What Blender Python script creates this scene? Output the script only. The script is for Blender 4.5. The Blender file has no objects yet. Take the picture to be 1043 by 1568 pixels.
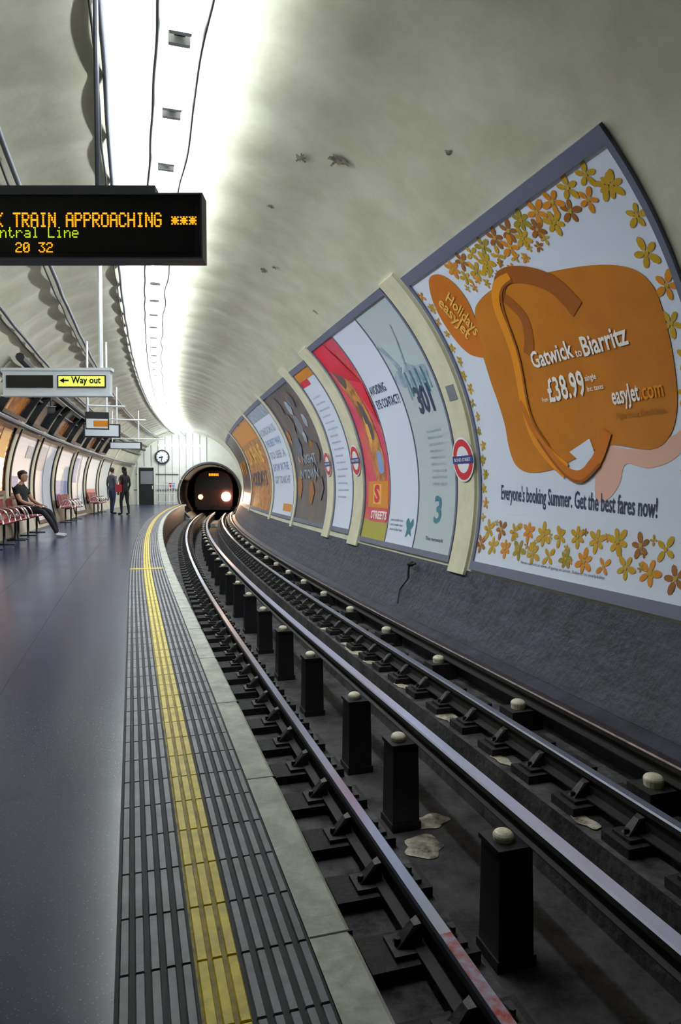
import bpy, math, random
from mathutils import Vector, Matrix
from mathutils.geometry import tessellate_polygon
random.seed(7)
D2R=math.pi/180
scene=bpy.context.scene
try: scene.view_settings.view_transform='Standard'
except Exception: pass
# ------------------------------------------------------------------ plan of the curved platform
K=.25; S_BEND=7.0
def heading(s): return (17-(max(s,S_BEND)-S_BEND)*K)*D2R
TAB=[];DS=.05;S_MIN=-10
def _tab():
    fw=[(0.,0.)];x=y=0.;s=0.
    while s<80:
        h=heading(s+DS/2);x-=math.sin(h)*DS;y+=math.cos(h)*DS;s+=DS;fw.append((x,y))
    h=17*D2R
    bw=[(math.sin(h)*DS*i,-math.cos(h)*DS*i) for i in range(1,int(10/DS)+1)]
    return bw[::-1]+fw
TAB=_tab()
def P(s,a,z):
    t=(s-S_MIN)/DS;i=max(0,min(len(TAB)-2,int(t)));k=t-i
    x=TAB[i][0]*(1-k)+TAB[i+1][0]*k;y=TAB[i][1]*(1-k)+TAB[i+1][1]*k
    h=heading(s)
    return Vector((x+a*math.cos(h),y+a*math.sin(h),z))
AC,ZC,R=.515,.99,3.23
def W(s,v,off=0.):           # right wall surface: v = arc length up from the dado
    ph=-16*D2R+v/R
    return P(s,AC+(R-off)*math.cos(ph),ZC+(R-off)*math.sin(ph))
def WL(s,v,off=0.):          # left wall: v = arc up from platform level
    ph=math.pi+math.asin(ZC/R)-v/R
    return P(s,AC+(R-off)*math.cos(ph),ZC+(R-off)*math.sin(ph))
# ------------------------------------------------------------------ materials
def mat(name,col,rough=.6,metal=0.,emit=None,es=0.,noise=0.,nscale=4.,col2=None,bump=0.,bscale=30.,spec=.5,coat=0.,stretch=None):
    m=bpy.data.materials.new(name);m.use_nodes=True
    nt=m.node_tree;b=nt.nodes['Principled BSDF']
    b.inputs['Base Color'].default_value=(*col,1);b.inputs['Roughness'].default_value=rough
    b.inputs['Metallic'].default_value=metal;b.inputs['Specular IOR Level'].default_value=spec
    b.inputs['Coat Weight'].default_value=coat
    if emit: b.inputs['Emission Color'].default_value=(*emit,1);b.inputs['Emission Strength'].default_value=es
    tc=nt.nodes.new('ShaderNodeTexCoord')
    src=tc.outputs['Object']
    if stretch:
        mp=nt.nodes.new('ShaderNodeMapping');mp.inputs['Scale'].default_value=stretch
        nt.links.new(src,mp.inputs[0]);src=mp.outputs[0]
    if noise>0 or col2:
        n=nt.nodes.new('ShaderNodeTexNoise');n.inputs['Scale'].default_value=nscale;n.inputs['Detail'].default_value=6;n.inputs['Roughness'].default_value=.65
        nt.links.new(src,n.inputs['Vector'])
        r=nt.nodes.new('ShaderNodeValToRGB')
        c2=col2 if col2 else tuple(c*(1-noise) for c in col)
        r.color_ramp.elements[0].color=(*c2,1);r.color_ramp.elements[1].color=(*col,1)
        r.color_ramp.elements[0].position=.35;r.color_ramp.elements[1].position=.62
        nt.links.new(n.outputs['Fac'],r.inputs[0]);nt.links.new(r.outputs[0],b.inputs['Base Color'])
    if bump>0:
        n2=nt.nodes.new('ShaderNodeTexNoise');n2.inputs['Scale'].default_value=bscale;n2.inputs['Detail'].default_value=5
        nt.links.new(src,n2.inputs['Vector'])
        bp=nt.nodes.new('ShaderNodeBump');bp.inputs['Strength'].default_value=bump;bp.inputs['Distance'].default_value=.02
        nt.links.new(n2.outputs['Fac'],bp.inputs['Height']);nt.links.new(bp.outputs[0],b.inputs['Normal'])
    return m
def speckle(name,base,spk,scale,rough):
    m=mat(name,base,rough);nt=m.node_tree;b=nt.nodes['Principled BSDF']
    b.inputs['Specular IOR Level'].default_value=.8
    tc=nt.nodes.new('ShaderNodeTexCoord');v=nt.nodes.new('ShaderNodeTexVoronoi');v.inputs['Scale'].default_value=scale
    nt.links.new(tc.outputs['Object'],v.inputs['Vector'])
    r=nt.nodes.new('ShaderNodeValToRGB');r.color_ramp.elements[0].color=(*spk,1);r.color_ramp.elements[1].color=(*base,1)
    r.color_ramp.elements[0].position=.08;r.color_ramp.elements[1].position=.18
    nt.links.new(v.outputs['Distance'],r.inputs[0])
    n=nt.nodes.new('ShaderNodeTexNoise');n.inputs['Scale'].default_value=1.3;n.inputs['Detail'].default_value=3
    nt.links.new(tc.outputs['Object'],n.inputs['Vector'])
    mr=nt.nodes.new('ShaderNodeMapRange');mr.inputs[3].default_value=rough-.03;mr.inputs[4].default_value=rough+.05
    nt.links.new(n.outputs['Fac'],mr.inputs[0]);nt.links.new(mr.outputs[0],b.inputs['Roughness'])
    nt.links.new(r.outputs[0],b.inputs['Base Color'])
    return m
M={}
M['floor']=speckle('terrazzo_floor',(.036,.046,.115),(.15,.17,.27),90,.20)
M['tact']=mat('tactile_base',(.010,.010,.013),.7,noise=.5,nscale=8)
M['rib']=mat('tactile_rib',(.18,.18,.22),.5,noise=.6,nscale=5)
M['yel']=mat('yellow_paint',(.92,.72,.0),.5,col2=(.60,.46,.0),nscale=14)
M['yel2']=mat('yellow_paint_worn',(.36,.27,.0),.6,col2=(.10,.075,.005),nscale=20)
M['cop']=mat('coping_stone',(.66,.69,.61),.65,col2=(.42,.44,.38),nscale=9,bump=.3)
M['vault']=mat('vault_paint',(.63,.615,.48),.55,col2=(.50,.485,.355),nscale=1.6,bump=.25,bscale=7)
M['ribband']=mat('cream_band',(.74,.71,.52),.5,col2=(.62,.59,.42),nscale=3)
M['dado']=mat('dark_dado',(.042,.045,.078),.6,col2=(.016,.017,.028),nscale=5,bump=.5,bscale=14)
M['pit']=mat('pit_concrete',(.08,.074,.078),.9,col2=(.016,.014,.016),nscale=3.5,bump=.7,bscale=18)
M['bed']=mat('bed_concrete',(.12,.11,.12),.9,col2=(.010,.010,.012),nscale=4.5,bump=.8,bscale=20)
M['patch']=mat('pale_mortar',(.72,.66,.54),.9,col2=(.10,.085,.075),nscale=8,bump=.5)
M['sleep']=mat('sleeper_timber',(.018,.016,.017),.8,noise=.5,bump=.5)
M['chair']=mat('rail_chair_iron',(.015,.014,.015),.55,bump=.3)
M['steel']=mat('rail_head_steel',(.50,.54,.70),.24,metal=1.)
M['steel2']=mat('conductor_head_steel',(.60,.63,.84),.36,metal=1.)
M['rust']=mat('rail_web_rust',(.022,.018,.017),.7,noise=.4,nscale=12)
M['tunl']=mat('running_tunnel_iron',(.035,.025,.024),.6,noise=.4,nscale=6)
M['rail_o']=mat('outer_rail_steel',(.14,.11,.11),.4,metal=.9,noise=.4,nscale=10)
M['porc']=mat('porcelain',(.86,.80,.62),.35,noise=.2,nscale=12)
M['black']=mat('black_metal',(.009,.009,.011),.45)
M['blackg']=mat('black_gloss',(.006,.006,.008),.35)
M['grey']=mat('grey_metal',(.25,.26,.30),.45,metal=.3)
M['frame']=mat('poster_frame_grey',(.14,.15,.23),.45)
M['white']=mat('white_enamel',(.82,.86,.92),.35)
M['cream']=mat('cream_panel',(.86,.87,.80),.5,noise=.08,nscale=2)
M['tube']=mat('fluorescent_tube',(1,1,1),.5,emit=(.87,.94,1.),es=80)
M['cable']=mat('cable_black',(.02,.02,.022),.6)
M['galv']=mat('galvanised',(.13,.14,.17),.5,metal=.4)
M['ledo']=mat('led_orange',(.1,.02,0),.5,emit=(1.,.37,.01),es=1.6)
M['ledg']=mat('led_green',(.05,.06,0),.5,emit=(.60,.80,.02),es=1.2)
M['red']=mat('red_enamel',(.60,.02,.03),.35)
M['blue']=mat('blue_enamel',(.02,.04,.25),.35)
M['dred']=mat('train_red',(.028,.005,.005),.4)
def pm(name,col,r=.38,**k): return mat(name,col,r,**k)
M['p_white']=pm('poster_paper',(.74,.80,.95),.35)
M['p_org']=pm('poster_orange',(.56,.19,.004),.4,col2=(.46,.145,.004),nscale=1.2)
M['p_org2']=pm('poster_deep_orange',(.56,.155,.005))
M['p_strap']=pm('strap_orange',(.80,.29,.010),.3)
M['p_strapd']=pm('strap_dark',(.31,.085,.004))
M['p_pink']=pm('poster_peach',(.78,.46,.36))
M['p_olive']=pm('flower_gold',(.56,.33,.012))
M['p_olive2']=pm('flower_olive',(.36,.27,.015))
M['p_fo']=pm('flower_orange',(.68,.25,.010))
M['p_brown']=pm('flower_brown',(.34,.12,.012))
M['p_ink']=pm('poster_ink',(.035,.045,.11))
M['p_txt']=pm('poster_white_text',(.95,.93,.88))
M['p_lorg']=pm('poster_light_orange',(.85,.46,.09))
M['p_red']=pm('poster_red',(.68,.008,.045))
M['p_mag']=pm('poster_magenta',(.66,.03,.14),col2=(.68,.14,.09),nscale=3)
M['p_pic']=pm('poster_picture',(.72,.31,.06),col2=(.18,.04,.025),nscale=5)
M['p_dark']=pm('poster_dark',(.07,.07,.09),.3,col2=(.16,.095,.08),nscale=3)
M['p_blue']=pm('poster_pale_blue',(.50,.58,.62))
M['p_teal']=pm('poster_teal',(.04,.20,.26))
M['p_city']=pm('poster_city',(.20,.29,.40),col2=(.46,.54,.62),nscale=6)
M['p_yel']=pm('poster_mustard',(.40,.38,.04))
M['p_lblue']=pm('poster_light_blue',(.24,.35,.66))
M['p_gl']=pm('orange_glare_poster',(.70,.26,.05),.15,col2=(.08,.04,.045),nscale=2.5)  # orange glare and reflections painted into the poster colour
M['scar']=mat('bare_plaster',(.10,.09,.08),.9,col2=(.35,.32,.25),nscale=14,bump=.6)
M['rlead']=mat('red_lead_paint',(.42,.05,.025),.5,col2=(.36,.40,.55),nscale=16)
# ------------------------------------------------------------------ mesh helpers
def link(o): scene.collection.objects.link(o);return o
class MB:
    def __init__(s): s.v=[];s.f=[];s.m=[];s.mats=[]
    def mi(s,m):
        if m not in s.mats: s.mats.append(m)
        return s.mats.index(m)
    def add(s,vs,fs,m):
        b=len(s.v);k=s.mi(m)
        s.v+= [Vector(q) for q in vs]
        for q in fs: s.f.append(tuple(b+i for i in q));s.m.append(k)
    def hexa(s,c,m):
        s.add(c,[(0,3,2,1),(4,5,6,7),(0,1,5,4),(1,2,6,5),(2,3,7,6),(3,0,4,7)],m)
    def pbox(s,s0,s1,a0,a1,z0,z1,m):
        s.hexa([P(s0,a0,z0),P(s0,a1,z0),P(s1,a1,z0),P(s1,a0,z0),P(s0,a0,z1),P(s0,a1,z1),P(s1,a1,z1),P(s1,a0,z1)],m)
    def box(s,x0,x1,y0,y1,z0,z1,m,X=None):
        c=[Vector(q) for q in[(x0,y0,z0),(x1,y0,z0),(x1,y1,z0),(x0,y1,z0),(x0,y0,z1),(x1,y0,z1),(x1,y1,z1),(x0,y1,z1)]]
        if X: c=[X@q for q in c]
        s.hexa(c,m)
    def tube(s,pts,r,m,n=8,cap=True):
        pts=[Vector(q) for q in pts];vs=[];fs=[]
        for i,q in enumerate(pts):
            d=(pts[min(i+1,len(pts)-1)]-pts[max(i-1,0)]).normalized()
            up=Vector((0,0,1)) if abs(d.z)<.9 else Vector((1,0,0))
            x=d.cross(up).normalized();y=d.cross(x).normalized()
            rr=r[i] if isinstance(r,(list,tuple)) else r
            for j in range(n):
                t=2*math.pi*j/n;vs.append(q+x*rr*math.cos(t)+y*rr*math.sin(t))
        for i in range(len(pts)-1):
            for j in range(n):
                k=(j+1)%n;fs.append((i*n+j,i*n+k,(i+1)*n+k,(i+1)*n+j))
        if cap: fs.append(tuple(range(n)));fs.append(tuple(range((len(pts)-1)*n,len(pts)*n))[::-1])
        s.add(vs,fs,m)
    def sphere(s,c,rx,ry,rz,m,nu=12,nv=8,zmin=-1.,X=None):
        vs=[];fs=[];c=Vector(c)
        for i in range(nv+1):
            t=math.pi*i/nv
            for j in range(nu):
                q=2*math.pi*j/nu
                w=c+Vector((rx*math.sin(t)*math.cos(q),ry*math.sin(t)*math.sin(q),rz*max(zmin,math.cos(t))))
                vs.append(X@w if X else w)
        for i in range(nv):
            for j in range(nu):
                k=(j+1)%nu;fs.append((i*nu+j,(i+1)*nu+j,(i+1)*nu+k,i*nu+k))
        s.add(vs,fs,m)
    def wpanel(s,s0,s1,v0,v1,off,m,F=W,thick=0.,ds=.15,dv=.12):
        n=max(1,int(abs(s1-s0)/ds));k=max(1,int(abs(v1-v0)/dv));vs=[];fs=[]
        for i in range(n+1):
            for j in range(k+1): vs.append(F(s0+(s1-s0)*i/n,v0+(v1-v0)*j/k,off))
        for i in range(n):
            for j in range(k): b=i*(k+1)+j;fs.append((b,b+1,b+k+2,b+k+1))
        s.add(vs,fs,m)
        if thick:
            for (sa,sb,va,vb) in((s0,s1,v0,v0),(s0,s1,v1,v1),(s0,s0,v0,v1),(s1,s1,v0,v1)):
                q=max(n,k);vs=[];fs=[]
                for i in range(q+1):
                    t=i/q;vs+= [F(sa+(sb-sa)*t,va+(vb-va)*t,off),F(sa+(sb-sa)*t,va+(vb-va)*t,off-thick)]
                for i in range(q): fs.append((2*i,2*i+1,2*i+3,2*i+2))
                s.add(vs,fs,m)
    def wpoly(s,pts,smap,off,m,rings=1,F=W):
        if rings==1:
            tr=tessellate_polygon([[Vector((a,b,0)) for a,b in pts]])
            s.add([F(smap-a,b,off) for a,b in pts],[tuple(t) for t in tr],m)
        else:
            cx=sum(a for a,b in pts)/len(pts);cy=sum(b for a,b in pts)/len(pts);vs=[];fs=[];n=len(pts)
            for r in range(rings+1):
                for a,b in pts: vs.append(F(smap-(cx+(a-cx)*r/rings),cy+(b-cy)*r/rings,off))
            for r in range(rings):
                for j in range(n): k=(j+1)%n;fs.append((r*n+j,r*n+k,(r+1)*n+k,(r+1)*n+j))
            s.add(vs,fs,m)
    def obj(s,name,smooth=False,parent=None):
        me=bpy.data.meshes.new(name);me.from_pydata([tuple(q) for q in s.v],[],s.f)
        for m in s.mats: me.materials.append(m)
        me.polygons.foreach_set('material_index',s.m)
        if smooth: me.polygons.foreach_set('use_smooth',[True]*len(s.f))
        me.update();o=link(bpy.data.objects.new(name,me))
        if parent: o.parent=parent
        return o
def empty(name):
    o=link(bpy.data.objects.new(name,None));o.empty_display_size=.1;return o
def srange(a,b,d):
    n=max(1,int(round((b-a)/d)));return [a+(b-a)*i/n for i in range(n+1)]
def sweep(mb,prof,s0,s1,ds,mats,closed=True):
    ss=srange(s0,s1,ds);n=len(prof);vs=[];
    for s in ss:
        for a,z in prof: vs.append(P(s,a,z))
    m=n if closed else n-1
    for j in range(m):
        mm=mats[j] if isinstance(mats,list) else mats
        fs=[(i*n+j,i*n+(j+1)%n,(i+1)*n+(j+1)%n,(i+1)*n+j) for i in range(len(ss)-1)]
        mb.add([vs[q] for f_ in fs for q in f_],[(4*i,4*i+1,4*i+2,4*i+3) for i in range(len(fs))],mm)
TXT={}
def text2d(body,size=1.,bold=0.,align='LEFT'):
    key=(body,bold)
    if key not in TXT:
        cu=bpy.data.curves.new('t','FONT');cu.body=body;cu.size=1;cu.offset=bold;cu.resolution_u=2;cu.fill_mode='FRONT'
        o=bpy.data.objects.new('t',cu);scene.collection.objects.link(o)
        bpy.context.view_layer.update()
        me=bpy.data.meshes.new_from_object(o.evaluated_get(bpy.context.evaluated_depsgraph_get()))
        TXT[key]=([(v.co.x,v.co.y) for v in me.vertices],[tuple(q.vertices) for q in me.polygons])
        bpy.data.objects.remove(o);bpy.data.curves.remove(cu);bpy.data.meshes.remove(me)
    return TXT[key]
def wtext(mb,body,smap,u0,u1,v,h,off,m,bold=.012,F=W,rot=0.):
    vs,fs=text2d(body,1,bold)
    if not vs: return
    x0=min(a for a,b in vs);x1=max(a for a,b in vs)
    kx=(u1-u0)/(x1-x0);ky=h/.70
    mb.add([F(smap-(u0+(a-x0)*kx),v+b*ky+rot*((a-x0)*kx),off) for a,b in vs],fs,m)
def ptext(mb,body,X,x0,x1,z,h,m,bold=.012):
    vs,fs=text2d(body,1,bold)
    a0=min(a for a,b in vs);a1=max(a for a,b in vs);k=(x1-x0)/(a1-a0)
    mb.add([X@Vector((x0+(a-a0)*k,0,z+b*h/.70)) for a,b in vs],fs,m)
# ------------------------------------------------------------------ room shell
S0,S1=-6.,41.5
PER=.93
def vault(name,ph0,ph1,nph,m,amp=.042):
    ss=srange(S0,S1,PER/12);vs=[];fs=[]
    for s in ss:
        for j in range(nph+1):
            d=ph0+(ph1-ph0)*j/nph
            k=max(0,min(1,(d-48)/40.))*max(0,min(1,(150-d)/25.));k=k*k*(3-2*k)
            r=R+amp*k*(abs(math.sin(math.pi*(s-4.64)/PER))**.8)
            vs.append(P(s,AC+r*math.cos(d*D2R),ZC+r*math.sin(d*D2R)))
    n=nph+1
    for i in range(len(ss)-1):
        for j in range(nph): fs.append((i*n+j,i*n+j+1,(i+1)*n+j+1,(i+1)*n+j))
    mb=MB();mb.add(vs,fs,m);return mb.obj(name,True)
vault('wall_right',-16,46,40,M['vault'])
vault('ceiling',46,140,56,M['vault'])
vault('wall_left',140,180+17.9,30,M['vault'])
mb=MB()
pr=[(3.33,-1.5),(3.33,-.62)]+[(AC+R*math.cos(t*D2R),ZC+R*math.sin(t*D2R)) for t in (-29.5,-26,-22,-19,-16)]
sweep(mb,pr,S0,S1,.3,M['dado'],False)
mb.obj('wall_lower_right')
mb=MB()
sweep(mb,[(3.2,-.9),(3.2,-.64),(3.34,-.6)],S0,S1,.5,M['dado'],False);mb.obj('trim_1')
mb=MB()
sweep(mb,[(-2.75,0),(-.046,0)],S0,S1,.3,M['floor'],False)
mb.obj('floor')
pe=empty('platform_edge')
mb=MB()
SE=S1-.06;SB=S0+.06
sweep(mb,[(-.046,0),(-.046,-.006),(.383,-.006),(.383,0),(.475,0),(.487,-.012),(.487,-.09),(.40,-.09),(.40,-.9)],SB,SE,.3,
 [M['tact'],M['tact'],M['tact'],M['cop'],M['cop'],M['cop'],M['cop'],M['black']],False)
sg=S0+.3
while sg<SE-.1:
    mb.pbox(sg,sg+.006,.384,.4885,-.08,.0006,M['tact']);sg+=.9
sweep(mb,[(.121,-.0052),(.216,-.0052)],SB,SE,.3,M['yel2'],False)
mb.obj('coping',parent=pe)
mb=MB()
s=S0+.1
while s<S1-.55:
    L=.40
    for i in range(13):
        a=-.038+.0328*i
        mm=M['yel'] if i in(5,6,7) else M['rib']
        w=.024 if i in(5,6,7) else .021
        for k in range(1 if s>18 else 2):
            q0=s+k*L/2+.004;q1=(s+(k+1)*L/2 if s<=18 else s+L)-.004
            c=[P(q0,a,-.006),P(q0,a+w+.001,-.006),P(q1,a+w+.001,-.006),P(q1,a,-.006),P(q0,a+.003,.0),P(q0,a+w-.002,.0),P(q1,a+w-.002,.0),P(q1,a+.003,.0)]
            mb.hexa(c,mm)
    s+=L
for i in range(4):
    mb.pbox(8.98+i*.034,8.98+i*.034+.022,-.044,.36,-.003,.003,M['yel'])
mb.obj('tactile_paving',parent=pe)
mb=MB()
for a in(-.65,-1.25,-1.85,-2.4):
    for q in srange(S0,S1-.1,.5)[:-1]: mb.pbox(q,q+.5,a,a+.003,0,.0006,M['tact'])
mb.obj('trim_2')
mb=MB()
sweep(mb,[(.40,-.9),(1.36,-.9),(1.36,-1.36),(2.42,-1.36),(2.42,-.9),(3.34,-.9)],S0,62,.3,[M['bed'],M['pit'],M['pit'],M['pit'],M['bed']],False)
mb.obj('floor.001')
# ------------------------------------------------------------------ track
rt=empty('railway_track')
def rail(name,a,ztop,w,h,foot,head_m,web_m,side=None):
    mb=MB();hw=w/2;z=ztop
    pr=[(a-hw+.008,z),(a+hw-.008,z),(a+hw,z-.01),(a+hw,z-.04),(a+.01,z-.055),(a+.01,z-h+.02),(a+foot,z-h+.008),(a+foot,z-h),(a-foot,z-h),(a-foot,z-h+.008),(a-.01,z-h+.02),(a-.01,z-.055),(a-hw,z-.04),(a-hw,z-.01)]
    mt=[head_m,head_m,web_m]+[web_m]*9+[web_m,head_m]
    sweep(mb,pr,SB,62,.25,mt);return mb.obj(name,parent=rt)
rail('running_rail_near',1.144,-.68,.066,.15,.065,M['steel'],M['rust'])
rail('running_rail_far',2.66,-.68,.066,.15,.065,M['steel'],M['rust'])
rail('conductor_rail_centre',1.93,-.642,.084,.11,.05,M['steel2'],M['rust'])
rail('conductor_rail_outer',3.09,-.60,.075,.12,.05,M['rail_o'],M['rust'])
mb=MB();mb.pbox(1.5,2.35,1.120,1.168,-.6805,-.6785,M['rlead']);mb.obj('painted_rail_mark',parent=rt)
mb=MB()
sl=MB()
for ra in(1.144,2.66):
    for i in range(120):
        s=-3.1+.47*i
        if s>50: break
        sl.pbox(s-.11,s+.11,ra-.27 if ra<2 else ra-.2,ra+.2 if ra<2 else ra+.33,-.9,-.845,M['sleep'])
        for sd in(-1,1):
            x0=ra+sd*.03;x1=ra+sd*.16
            mb.pbox(s-.07,s+.07,min(ra+sd*.06,x1),max(ra+sd*.06,x1),-.845,-.825,M['chair'])
            c=[P(s-.045,x0,-.825),P(s+.045,x0,-.825),P(s+.03,ra+sd*.135,-.825),P(s-.03,ra+sd*.135,-.825),
               P(s-.03,x0,-.735),P(s+.03,x0,-.735),P(s+.02,ra+sd*.06,-.745),P(s-.02,ra+sd*.06,-.745)]
            mb.hexa(c,M['chair'])
            if s<22: mb.tube([P(s,ra+sd*.125,-.825),P(s,ra+sd*.125,-.795)],.014,M['chair'],6)
mb.obj('rail_chairs',parent=rt);sl.obj('sleepers',parent=rt)
mb=MB()
ss=[.4,1.7,3.02,4.45,5.45,6.95,8.35]+[8.35+1.42*i for i in range(1,28)]
for s in ss:
    a=1.81;h=.10
    mb.pbox(s-.11,s+.11,a-.11,a+.11,-1.36,-1.30,M['black'])
    c=[P(s-h,a-h,-1.3),P(s-h,a+h,-1.3),P(s+h,a+h,-1.3),P(s+h,a-h,-1.3),P(s-h*.93,a-h*.93,-.77),P(s-h*.93,a+h*.93,-.77),P(s+h*.93,a+h*.93,-.77),P(s+h*.93,a-h*.93,-.77)]
    mb.hexa(c,M['black']);mb.pbox(s-.105,s+.105,a-.105,a+.115,-.77,-.745,M['black'])
    mb.tube([P(s,a-.02,-.745),P(s,a-.02,-.725)],[.050,.054],M['porc'],16)
    mb.sphere(P(s,a-.02,-.725),.054,.054,.034,M['porc'],16,10,0.)
    mb.pbox(s-.035,s+.035,a,1.96,-.765,-.752,M['black'])
mb.obj('conductor_rail_insulators',parent=rt)
mb=MB()
for i in range(34):
    s=.3+1.5*i
    if s>46: break
    mb.pbox(s-.1,s+.1,2.86,3.14,-.9,-.74,M['sleep'])
    mb.tube([P(s,2.97,-.74),P(s,2.97,-.70)],[.055,.06],M['porc'],16);mb.sphere(P(s,2.97,-.70),.060,.060,.034,M['porc'],16,10,0.)
    mb.pbox(s-.03,s+.03,2.97,3.12,-.74,-.72,M['black'])
mb.obj('outer_rail_insulators',parent=rt)
mb=MB()
def patch(s,a,z,rs,ra,seed):
    rnd=random.Random(seed);pts=[];f1,f2=rnd.random()*6,rnd.random()*6
    for i in range(28):
        t=2*math.pi*i/28;k=.85+.15*math.sin(2*t+f1)+.1*math.sin(5*t+f2)+.04*rnd.random();pts.append(P(s+rs*k*math.cos(t),a+ra*k*math.sin(t),z))
    c=P(s,a,z+.005);mb.add(pts+[c],[(i,(i+1)%28,28) for i in range(28)],M['patch'])
patch(4.12,1.84,-1.354,.15,.17,1);patch(4.42,2.02,-1.354,.12,.16,2);patch(3.75,1.6,-1.355,.06,.08,17);patch(5.3,2.54,-.895,.25,.1,3);patch(4.3,2.9,-.895,.2,.08,4);patch(2.3,2.8,-.895,.15,.07,9)
patch(7.6,2.5,-.895,.3,.08,5);patch(6.3,2.93,-.895,.2,.05,6)
for i in range(18): patch(1.2+.47*i+.235,2.87 if i%2 else 2.5,-.893,.12,.06,30+i)
mb.obj('mortar_patches',parent=rt)
mb=MB()
mb.tube([P(2.9+.12*math.cos(t*.5)+.01*t,1.45+.10*math.sin(t*.5),-1.34+.003*t) for t in range(40)],.009,M['cable'],6)
mb.obj('loose_cable',parent=rt)
mb=MB()
mb.tube([P(s,3.27,-.66+.01*math.sin(s*2)) for s in srange(SB,S1-.5,.4)],.02,M['cable'],6)
mb.tube([W(8.35,-.30,.05),W(8.35,-.12,.10),W(8.25,-.08,.06)],.018,M['cable'],6);mb.tube([W(8.35,-.30,.05),W(8.45,-.48,.06),W(8.38,-.66,.04)],.012,M['cable'],6)
mb.sphere(W(8.35,-.10,.08),.05,.05,.04,M['cable'],10,6)
mb.obj('wall_cable')
# ------------------------------------------------------------------ end wall and running tunnel
PA,PZ,PR=1.86,.62,1.80
mb=MB();vs=[];fs=[];n=96
for i in range(n):
    t=2*math.pi*i/n;dx,dz=math.cos(t),math.sin(t)
    ox,oz=PA-AC,PZ-ZC;b=ox*dx+oz*dz;c=ox*ox+oz*oz-(R+.06)**2
    d=max(PR+.01,-b+math.sqrt(b*b-c))
    vs+= [P(S1,PA+PR*dx,PZ+PR*dz),P(S1,PA+d*dx,PZ+d*dz)]
for i in range(n):
    k=(i+1)%n;fs.append((2*i,2*i+1,2*k+1,2*k))
mb.add(vs,fs,M['cream']);mb.obj('wall_far')
mb=MB()
for i in range(11):
    a=-2.3+.4*i
    zt=ZC+math.sqrt(max(.1,(R-.02)**2-(a-AC)**2))
    zb=0.
    if abs(a-PA)<PR: zb=PZ+math.sqrt(PR*PR-(a-PA)**2)
    if zt-zb>.1: mb.pbox(S1-.03,S1-.005,a-.010,a+.010,zb,zt,M['galv'])
pts=[P(S1-.04,PA+(PR+.05)*math.cos(t*D2R),PZ+(PR+.05)*math.sin(t*D2R)) for t in range(-50,231,5)]
mb.tube(pts,.05,M['galv'],8)
mb.pbox(S1-.05,S1-.01,-2.5,.05,.82,.87,M['galv']);mb.pbox(S1-.05,S1-.01,-2.4,.05,1.75,1.79,M['galv'])
mb.obj('trim_3')
mb=MB();vs=[];fs=[]
sr=srange(S1,64,.5);n=40
for s in sr:
    for j in range(n):
        t=2*math.pi*j/n;vs.append(P(s,PA+PR*math.cos(t),PZ+PR*math.sin(t)))
for i in range(len(sr)-1):
    for j in range(n): k=(j+1)%n;fs.append((i*n+j,i*n+k,(i+1)*n+k,(i+1)*n+j))
mb.add(vs,fs,M['tunl']);
for s in srange(S1+.6,58,.6): mb.tube([P(s,PA+(PR-.02)*math.cos(t*D2R),PZ+(PR-.02)*math.sin(t*D2R)) for t in range(-40,221,10)],.05,M['tunl'],5)
mb.obj('wall_running_tunnel')
mb=MB();mb.add([P(S0,-3.6,-1.6),P(S0,4.6,-1.6),P(S0,4.6,4.6),P(S0,-3.6,4.6)],[(0,1,2,3)],M['dado']);mb.obj('wall_back')
mb=MB()
mb.pbox(S1-.12,S1-.05,-2.2,-1.3,0,2.15,M['black']);mb.pbox(S1-.14,S1-.12,-2.1,-1.4,1.2,1.95,M['grey']);
mb.pbox(S1-.16,S1-.12,-1.45,-1.40,.9,1.1,M['white'])
for a in(-2.25,-1.3): mb.pbox(S1-.15,S1-.05,a-.05,a+.05,0,2.2,M['cream'])
mb.pbox(S1-.15,S1-.05,-2.3,-1.25,2.15,2.25,M['cream'])
mb.obj('door_1')
mb=MB()
mb.pbox(S1-.10,S1-.05,-.55,-.1,.95,1.3,M['white']);mb.pbox(S1-.11,S1-.10,-.50,-.32,1.0,1.25,M['red']);mb.pbox(S1-.11,S1-.10,-.30,-.14,1.0,1.25,M['p_lblue'])
mb.obj('warning_notice')
mb=MB()
for a in srange(-1.1,-.1,.14): mb.tube([P(S1-1,a,0),P(S1-1,a,1.15)],.018,M['white'],6)
for z in(.15,.65,1.15): mb.tube([P(S1-1,-1.15,z),P(S1-1,-.05,z)],.025,M['white'],6)
mb.obj('end_barrier')
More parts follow.
